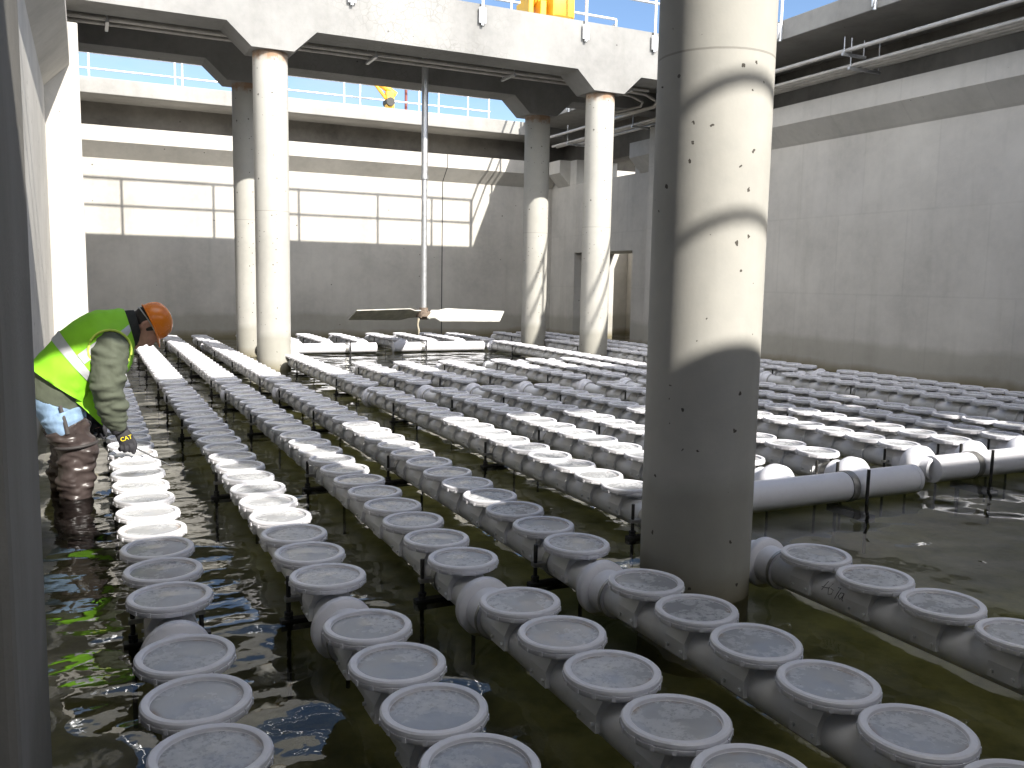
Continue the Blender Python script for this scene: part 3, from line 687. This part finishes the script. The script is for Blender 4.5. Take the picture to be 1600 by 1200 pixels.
def limb(bm, pts, seg=18, sub=7, wrinkle=0.0, seed=0.0, flat=None, cap=True):
    """pts: (x, y, z, radius); smooth tapered limb"""
    n = len(pts)-1; P_, R_ = [], []
    for i in range(n*sub+1):
        t = i/sub; P_.append(Vector([cr_interp([p[j] for p in pts], t) for j in range(3)])); R_.append(cr_interp([p[3] for p in pts], t))
    rings = []; x = None
    for i, p in enumerate(P_):
        d = (P_[min(i+1, len(P_)-1)]-P_[max(i-1, 0)]).normalized()
        if x is None: x, y = frame(d)
        else: x = (x-d*x.dot(d)).normalized(); y = x.cross(d)
        ring = []
        for k in range(seg):
            v = math.cos(2*math.pi*k/seg)*x+math.sin(2*math.pi*k/seg)*y
            if flat is not None: v = v - flat[0]*v.dot(flat[0])*(1-flat[1])
            r = R_[i]; q = p+v*r
            if wrinkle:
                w_ = Vector((q.x*10+seed, q.y*10, q.z*10))
                r += wrinkle*(noise.noise(w_)*0.5 + (abs(noise.noise(Vector((w_.x*0.9, w_.y*0.9, w_.z*2.8+9))))-0.22)*1.3)
                q = p+v*r
            ring.append(bm.verts.new(q))
        rings.append(ring)
    for a, b in zip(rings, rings[1:]):
        for k in range(seg): bm.faces.new((a[k], a[(k+1) % seg], b[(k+1) % seg], b[k]))
    if cap: bm.faces.new(rings[0][::-1]); bm.faces.new(rings[-1])
def ball(bm, c, r, mat3=None, seg=20):
    M_ = Matrix.Translation(c) @ (mat3.to_4x4() if mat3 is not None else Matrix.Identity(4)) @ Matrix.Diagonal((*r, 1))
    bmesh.ops.create_uvsphere(bm, u_segments=seg, v_segments=seg//2+2, radius=1.0, matrix=M_)
def fuse(name, bm, mat, parent, voxel, smooth_it=4):
    """union of overlapping closed shapes -> one continuous skin"""
    me = bpy.data.meshes.new('raw'); bmesh.ops.recalc_face_normals(bm, faces=bm.faces[:]); bm.to_mesh(me); bm.free()
    o = bpy.data.objects.new('raw', me); COL.objects.link(o)
    md = o.modifiers.new('r', 'REMESH'); md.mode = 'VOXEL'; md.voxel_size = voxel
    ms_ = o.modifiers.new('s', 'SMOOTH'); ms_.factor = 0.5; ms_.iterations = smooth_it
    dg = bpy.context.evaluated_depsgraph_get(); out = bpy.data.meshes.new_from_object(o.evaluated_get(dg))
    bpy.data.objects.remove(o)
    out.name = name; out.materials.clear(); out.materials.append(mat)
    for p in out.polygons: p.use_smooth = True
    return link(name, out, parent)

MAT['skin'] = plain('weathered_skin', (0.50, 0.27, 0.20), 0.5, 0, 0.15, 25, 0.05)
MAT['hair'] = plain('dark_hair', (0.022, 0.018, 0.015), 0.6, 0, 0.4, 60, 0.3)
MAT['vest'] = plain('fluorescent_vest', (0.25, 0.62, 0.02), 0.7, 0, 0.06, 12, 0.1)
MAT['tape'] = plain('reflective_tape', (0.50, 0.51, 0.53), 0.45, 0.2, 0.08, 40)
MAT['binding'] = plain('vest_binding', (0.55, 0.72, 0.10), 0.7)
MAT['jacket'] = plain('grey_green_jacket', (0.075, 0.086, 0.060), 0.85, 0, 0.06, 10, 0.15)
MAT['jeans'] = plain('faded_denim', (0.20, 0.30, 0.44), 0.85, 0, 0.2, 26, 0.15)
MAT['wader'] = plain('wet_brown_waders', (0.050, 0.038, 0.036), 0.33, 0, 0.35, 7, 0.12)
MAT['glove'] = plain('charcoal_glove', (0.026, 0.025, 0.030), 0.75, 0, 0.2, 40, 0.1)
MAT['hat'] = plain('orange_hard_hat', (0.72, 0.20, 0.012), 0.25, 0, 0.05, 6)
MAT['logo'] = plain('yellow_print', (0.85, 0.66, 0.01), 0.6)
MAT['collar'] = plain('black_collar', (0.016, 0.017, 0.016), 0.85)
MAT['strap'] = plain('wader_strap', (0.045, 0.04, 0.04), 0.7)
MAT['chrome'] = plain('tool_steel', (0.06, 0.06, 0.062), 0.6, 0.2)

pers = thing('person', 'worker in orange hard hat and lime vest bending over the discs in brown waders', 'person', (-0.106, 5.576, 0))
pers.rotation_euler = (0, 0, 0.019); pers.scale = (0.94, 1, 1)
HB = Vector((0.40, 0, -0.915)).normalized()          # brow direction (face forward)
HU = Vector((0.915, 0, 0.40)).normalized()           # crown direction
HR_ = Matrix((HB, Vector((0, 1, 0)), HU)).transposed()   # columns: face, side, crown
HC = Vector((0.440, 0.0, 0.958))
def hd(f, s, u): return HC + HB*f + Vector((0, s, 0)) + HU*u

torso = [((-0.24, 0.55), (0.07, 0.42), 0, 0.165), ((-0.205, 0.70), (0.085, 0.50), 0, 0.175), ((-0.045, 0.895), (0.17, 0.60), 0, 0.185),
         ((0.115, 1.008), (0.275, 0.67), 0, 0.20), ((0.25, 1.030), (0.335, 0.76), 0, 0.15), ((0.335, 1.01), (0.385, 0.87), 0, 0.075)]
def hand(bm, s, side):
    """right (side -1) or left (side 1) hand; s scales thickness"""
    oy = -0.175 if side < 0 else 0.225
    ox = 0.0 if side < 0 else -0.150
    def q(x, y, z, r): return (x+ox, oy + (y if side < 0 else -y), z + (0 if side < 0 else 0.03), r*s)
    limb(bm, [q(0.252, 0, 0.400, 0.034), q(0.268, 0.0, 0.365, 0.040), q(0.288, -0.002, 0.330, 0.046), q(0.298, 0.004, 0.300, 0.044)], 16, 6, flat=(Vector((0, 1, 0)), 0.55))
    F = [[(0.330, 0.0, 0.322), (0.343, -0.004, 0.288), (0.340, 0.0, 0.258), (0.331, 0.006, 0.232)],      # index, pointing down
         [(0.310, 0.0, 0.305), (0.320, -0.010, 0.272), (0.312, 0.012, 0.252), (0.300, 0.034, 0.262)],
         [(0.287, 0.0, 0.300), (0.292, -0.010, 0.268), (0.284, 0.012, 0.250), (0.276, 0.034, 0.262)],
         [(0.264, 0.002, 0.300), (0.266, -0.006, 0.272), (0.260, 0.012, 0.257), (0.254, 0.030, 0.268)]]
    for f, r in zip(F, (0.0125, 0.0128, 0.0120, 0.0108)):
        limb(bm, [q(*f[0], r*1.1), q(*f[1], r*1.05), q(*f[2], r), q(*f[3], r*0.78)], 10, 5)
    limb(bm, [q(0.285, 0.012, 0.360, 0.016), q(0.318, 0.034, 0.330, 0.0145), q(0.338, 0.036, 0.292, 0.0125), q(0.340, 0.026, 0.262, 0.0095)], 10, 5)
bm = B()
skin(bm, torso, 0.3, 5, 24, 32, off=-0.026)
limb(bm, [(0.27, 0, 0.93, 0.075), (0.34, 0, 0.945, 0.062), (0.40, 0, 0.955, 0.060)], 18, 5)
ball(bm, hd(0.0, 0, 0.02), (0.098, 0.076, 0.098), HR_)                       # cranium
limb(bm, [(*hd(0.030, 0, 0.02), 0.074), (*hd(0.040, 0, -0.05), 0.064), (*hd(0.058, 0, -0.100), 0.040)], 18, 5)   # jaw
ball(bm, hd(0.082, 0, -0.108), (0.020, 0.024, 0.018), HR_, 12)               # chin
limb(bm, [(*hd(0.088, 0, 0.018), 0.011), (*hd(0.108, 0, -0.018), 0.0135), (*hd(0.104, 0, -0.036), 0.015)], 10, 4)    # nose
ball(bm, hd(0.090, 0, -0.064), (0.012, 0.026, 0.007), HR_, 10); ball(bm, hd(0.088, 0, -0.078), (0.012, 0.024, 0.008), HR_, 10)
for s in (-1, 1):
    ball(bm, hd(0.080, s*0.032, 0.030), (0.016, 0.024, 0.009), HR_, 10)       # brow
    ball(bm, hd(0.062, s*0.045, -0.022), (0.022, 0.020, 0.018), HR_, 10)      # cheek
    limb(bm, [(*hd(-0.012, s*0.070, 0.020), 0.009), (*hd(-0.024, s*0.083, 0.014), 0.010), (*hd(-0.028, s*0.083, -0.012), 0.010), (*hd(-0.012, s*0.072, -0.036), 0.009)], 8, 4)   # ear rim
    ball(bm, hd(-0.014, s*0.072, -0.008), (0.014, 0.008, 0.022), HR_, 10)
    lx = 0.0 if s < 0 else -0.055
    limb(bm, [(-0.055, s*0.085, 0.46, 0.078), (lx, s*0.115, 0.36, 0.078), (0.035+lx, s*0.12, 0.27, 0.060), (0.02+lx, s*0.12, 0.12, 0.054), (0.01+lx, s*0.12, -0.06, 0.045), (0.01+lx, s*0.12, -0.22, 0.042)], 18, 5)
    limb(bm, [(-0.03+lx, s*0.12, -0.245, 0.042), (0.06+lx, s*0.12, -0.25, 0.040), (0.15+lx, s*0.125, -0.265, 0.028)], 14, 5)
limb(bm, [(0.23, -0.10, 0.88, 0.075), (0.225, -0.19, 0.80, 0.070), (0.19, -0.225, 0.62, 0.055), (0.225, -0.20, 0.50, 0.050), (0.252, -0.175, 0.385, 0.034)], 18, 6)
limb(bm, [(0.23, 0.10, 0.88, 0.075), (0.225, 0.19, 0.80, 0.070), (0.17, 0.25, 0.63, 0.055), (0.135, 0.24, 0.52, 0.050), (0.105, 0.225, 0.425, 0.034)], 18, 6)
hand(bm, 0.80, -1); hand(bm, 0.80, 1)
fuse('body', bm, MAT['skin'], pers, 0.0065, 3)
bm = B()
for s in (-1, 1):
    ball(bm, hd(0.083, s*0.031, 0.010), (0.011, 0.012, 0.009), HR_, 12)
obj('eyes', bm, MAT['strap'], pers)
# hair: cap at the back of the head with sideburns
bm = B()
ball(bm, hd(-0.030, 0, 0.020), (0.082, 0.079, 0.088), HR_)
limb(bm, [(*hd(-0.070, 0, 0.03), 0.045), (*hd(-0.078, 0, -0.03), 0.045), (*hd(-0.070, 0, -0.065), 0.034)], 14, 4, flat=(HB, 0.6))
for s in (-1, 1): limb(bm, [(*hd(0.028, s*0.066, 0.045), 0.016), (*hd(0.020, s*0.072, 0.010), 0.012), (*hd(0.016, s*0.071, -0.014), 0.008)], 8, 4)
fuse('hair', bm, MAT['hair'], pers, 0.005, 2)
# hard hat
bm = B()
tilt = Matrix.Rotation(rad(0), 3, 'Y')
def hatpt(a, k):                 # a angle round, k 0 brim .. 1 crown
    f = math.cos(a); s = math.sin(a)
    e = math.sqrt(max(0, 1-k**2.3))
    ridge = 0.010*math.exp(-(s*5)**2)*math.sin(math.pi*min(1, k*1.1)) 
    return hd(-0.005 + 0.113*f*e, 0.104*s*e, 0.038 + 0.125*k + ridge)
N, K = 44, 16
G = [[bm.verts.new(hatpt(2*math.pi*i/N, k/K)) for i in range(N)] for k in range(K)]
topv = bm.verts.new(hatpt(0, 1.0))
for a, b in zip(G, G[1:]):
    for i in range(N): bm.faces.new((a[i], a[(i+1) % N], b[(i+1) % N], b[i]))
for i in range(N): bm.faces.new((G[-1][i], G[-1][(i+1) % N], topv))
# brim with peak
def brim(a, out):
    f = math.cos(a); s = math.sin(a); pk = max(0, f)**1.6
    return hd(-0.005 + (0.113+out*(0.008+0.034*pk))*f, (0.104+out*0.009)*s, 0.038 - out*(0.003+0.014*pk))
Bo = [bm.verts.new(brim(2*math.pi*i/N, 1)) for i in range(N)]; Bi = [bm.verts.new(brim(2*math.pi*i/N, 0)-HU*0.006) for i in range(N)]
Bu = [bm.verts.new(brim(2*math.pi*i/N, 1)-HU*0.006) for i in range(N)]
for i in range(N):
    j = (i+1) % N
    bm.faces.new((G[0][i], G[0][j], Bo[j], Bo[i])); bm.faces.new((Bo[i], Bo[j], Bu[j], Bu[i])); bm.faces.new((Bu[i], Bu[j], Bi[j], Bi[i]))
hat = obj('hard_hat', bm, MAT['hat'], pers, angle=55)
bm = B(); limb(bm, [(*hd(0.05, -0.079, 0.03), 0.004), (*hd(-0.03, -0.086, 0.022), 0.004), (*hd(-0.10, -0.05, 0.01), 0.004), (*hd(-0.116, 0, 0.005), 0.004), (*hd(-0.10, 0.05, 0.01), 0.004)], 6, 5)
obj('headband', bm, MAT['tape'], hat)
# jacket
bm = B(); skin(bm, torso, 0.35, 5, 40, 48, off=0.006, wrinkle=0.016, seed=3)
limb(bm, [(0.225, -0.075, 0.885, 0.095), (0.222, -0.165, 0.835, 0.108), (0.212, -0.215, 0.745, 0.100), (0.198, -0.235, 0.64, 0.094), (0.212, -0.225, 0.555, 0.086), (0.235, -0.200, 0.46, 0.070), (0.253, -0.178, 0.385, 0.052)], 26, 9, wrinkle=0.026, seed=11)
limb(bm, [(0.225, 0.09, 0.885, 0.095), (0.215, 0.17, 0.83, 0.105), (0.19, 0.225, 0.74, 0.095), (0.165, 0.25, 0.63, 0.085), (0.135, 0.24, 0.53, 0.074), (0.107, 0.225, 0.43, 0.052)], 26, 9, wrinkle=0.026, seed=21)
fuse('jacket', bm, MAT['jacket'], pers, 0.0075, 1)
bm = B(); skin(bm, [((0.285, 1.040), (0.362, 0.835), 0, 0.112), ((0.335, 1.045), (0.395, 0.852), 0, 0.098), ((0.372, 1.052), (0.412, 0.888), 0, 0.080)], 0, 2, 10, 36, wrinkle=0.010, seed=8)
obj('collar', bm, MAT['collar'], pers, angle=80)
# vest
vst = [((-0.215, 0.742), (0.105, 0.512), 0, 0.200), ((-0.045, 0.918), (0.185, 0.60), 0, 0.212), ((0.112, 1.030), (0.290, 0.665), 0, 0.218), ((0.245, 1.052), (0.345, 0.735), 0, 0.176), ((0.318, 1.046), (0.372, 0.84), 0, 0.112)]
bm = B(); skin(bm, vst, 0, 4, 40, 56, off=0.004, wrinkle=0.016, seed=5, cap=True)
hem = [(-0.02, 0.585), (0.06, 0.515), (0.115, 0.455), (0.168, 0.400), (0.172, 0.46), (0.150, 0.54), (0.12, 0.60)]
prism(bm, hem, 'y', -0.145, -0.135)
vest = obj('vest', bm, MAT['vest'], pers, angle=80)
bm = B(); skin(bm, vst, 0.78, 1.04, 5, 56, off=0.0085, wrinkle=0.016, seed=5, cap=False); obj('reflective_stripe', bm, MAT['tape'], vest, angle=80)
for a in (-1, 1):
    bm = B(); skin(bm, vst, 1.06, 3.95, 26, 4, off=0.0085, wrinkle=0.016, seed=5, th0=a*rad(74), th1=a*rad(92), cap=False); obj('reflective_stripe', bm, MAT['tape'], vest, angle=80)
# armhole edging, near side
bm = B(); pts_ = []
for k in range(25):
    a = 2*math.pi*k/24; pts_.append((0.222 + 0.118*math.cos(a), -0.205 + 0.012*math.cos(a), 0.835 + 0.112*math.sin(a)))
tube(bm, pts_, 0.007, 8); obj('arm_edging', bm, MAT['binding'], vest)
# jeans
jn = [((-0.240, 0.60), (0.075, 0.47), 0, 0.178), ((-0.215, 0.52), (0.085, 0.46), 0, 0.185), ((-0.16, 0.40), (0.085, 0.41), 0, 0.190)]
bm = B(); skin(bm, jn, 0, 2, 14, 44, wrinkle=0.012, seed=15)
for s in (-1, 1): limb(bm, [(-0.055, s*0.095, 0.47, 0.118), (-0.028, s*0.108, 0.40, 0.108), (-0.005, s*0.112, 0.34, 0.100)], 22, 6, wrinkle=0.014, seed=31)
fuse('jeans', bm, MAT['jeans'], pers, 0.0075, 1)
# hip waders
for s in (-1, 1):
    bm = B()
    lx = 0.0 if s < 0 else -0.055
    limb(bm, [(px+lx*min(1, (0.45-pz)*4), py, pz, pr) for px, py, pz, pr in [(-0.030, s*0.110, 0.405, 0.116), (0.000, s*0.114, 0.335, 0.112), (0.033, s*0.118, 0.275, 0.106), (0.022, s*0.120, 0.19, 0.098), (0.012, s*0.120, 0.09, 0.100), (0.010, s*0.120, 0.0, 0.088), (0.008, s*0.120, -0.12, 0.078), (0.005, s*0.120, -0.235, 0.072)]], 30, 8, wrinkle=0.034, seed=41+s*7)
    limb(bm, [(-0.045+lx, s*0.12, -0.235, 0.062), (0.06+lx, s*0.12, -0.240, 0.060), (0.17+lx, s*0.125, -0.258, 0.042)], 18, 6)
    wd = fuse('wader', bm, MAT['wader'], pers, 0.0075, 1)
    bm = B(); limb(bm, [(-0.020, s*0.222, 0.375, 0.012), (-0.035, s*0.214, 0.45, 0.011), (-0.055, s*0.192, 0.53, 0.010)], 8, 5, flat=(Vector((0, 1, 0)), 0.4))
    obj('strap', bm, MAT['strap'], wd)
    bm = B(); pts_ = [(0.022 + 0.115*math.cos(a), s*0.117 + 0.115*math.sin(a), 0.300 + 0.012*math.cos(a)) for a in [2*math.pi*k/28 for k in range(29)]]
    limb(bm, [(*p, 0.009) for p in pts_], 8, 1); obj('knee_strap', bm, MAT['strap'], wd)
# gloves
for side, n_ in ((-1, 1), (1, 1)):
    bm = B(); hand(bm, 1.0, side)
    ox, oy = (0.0, -0.175) if side < 0 else (-0.150, 0.225)
    oz = 0.0 if side < 0 else 0.03
    limb(bm, [(0.238+ox, oy, 0.425+oz, 0.052), (0.252+ox, oy, 0.392+oz, 0.050), (0.264+ox, oy, 0.366+oz, 0.046)], 20, 5)
    gl_ = fuse('glove', bm, MAT['glove'], pers, 0.0042, 2)
    if side < 0:
        me = text_mesh('CAT', 0.034, MAT['logo'])
        lg = link('logo', me, gl_); lg.matrix_local = Matrix.Translation((0.293, -0.2075, 0.331)) @ Matrix.Rotation(rad(-14), 4, 'Y') @ Matrix.Rotation(rad(90), 4, 'X')
# thin tool held in the gloved hand
WM = Matrix.Translation((-0.106, 5.576, 0)) @ Matrix.Rotation(0.019, 4, 'Z') @ Matrix.Diagonal((0.94, 1, 1, 1))
A_ = WM @ Vector((0.325, -0.160, 0.276)); Z_ = WM @ Vector((0.545, -0.200, 0.150))
bm = B(); dv = Z_-A_
tube(bm, [Vector((0, 0, 0))-dv*0.12, dv*0.9], 0.0048, 8); tube(bm, [dv*0.9, dv], [0.0036, 0.002], 8); tube(bm, [-dv*0.16, dv*0.02], 0.0075, 10)
tag(obj('hand_tool', bm, MAT['chrome'], loc=A_), 'thin dark metal pick held in the worker\'s gloved hand', 'tool')
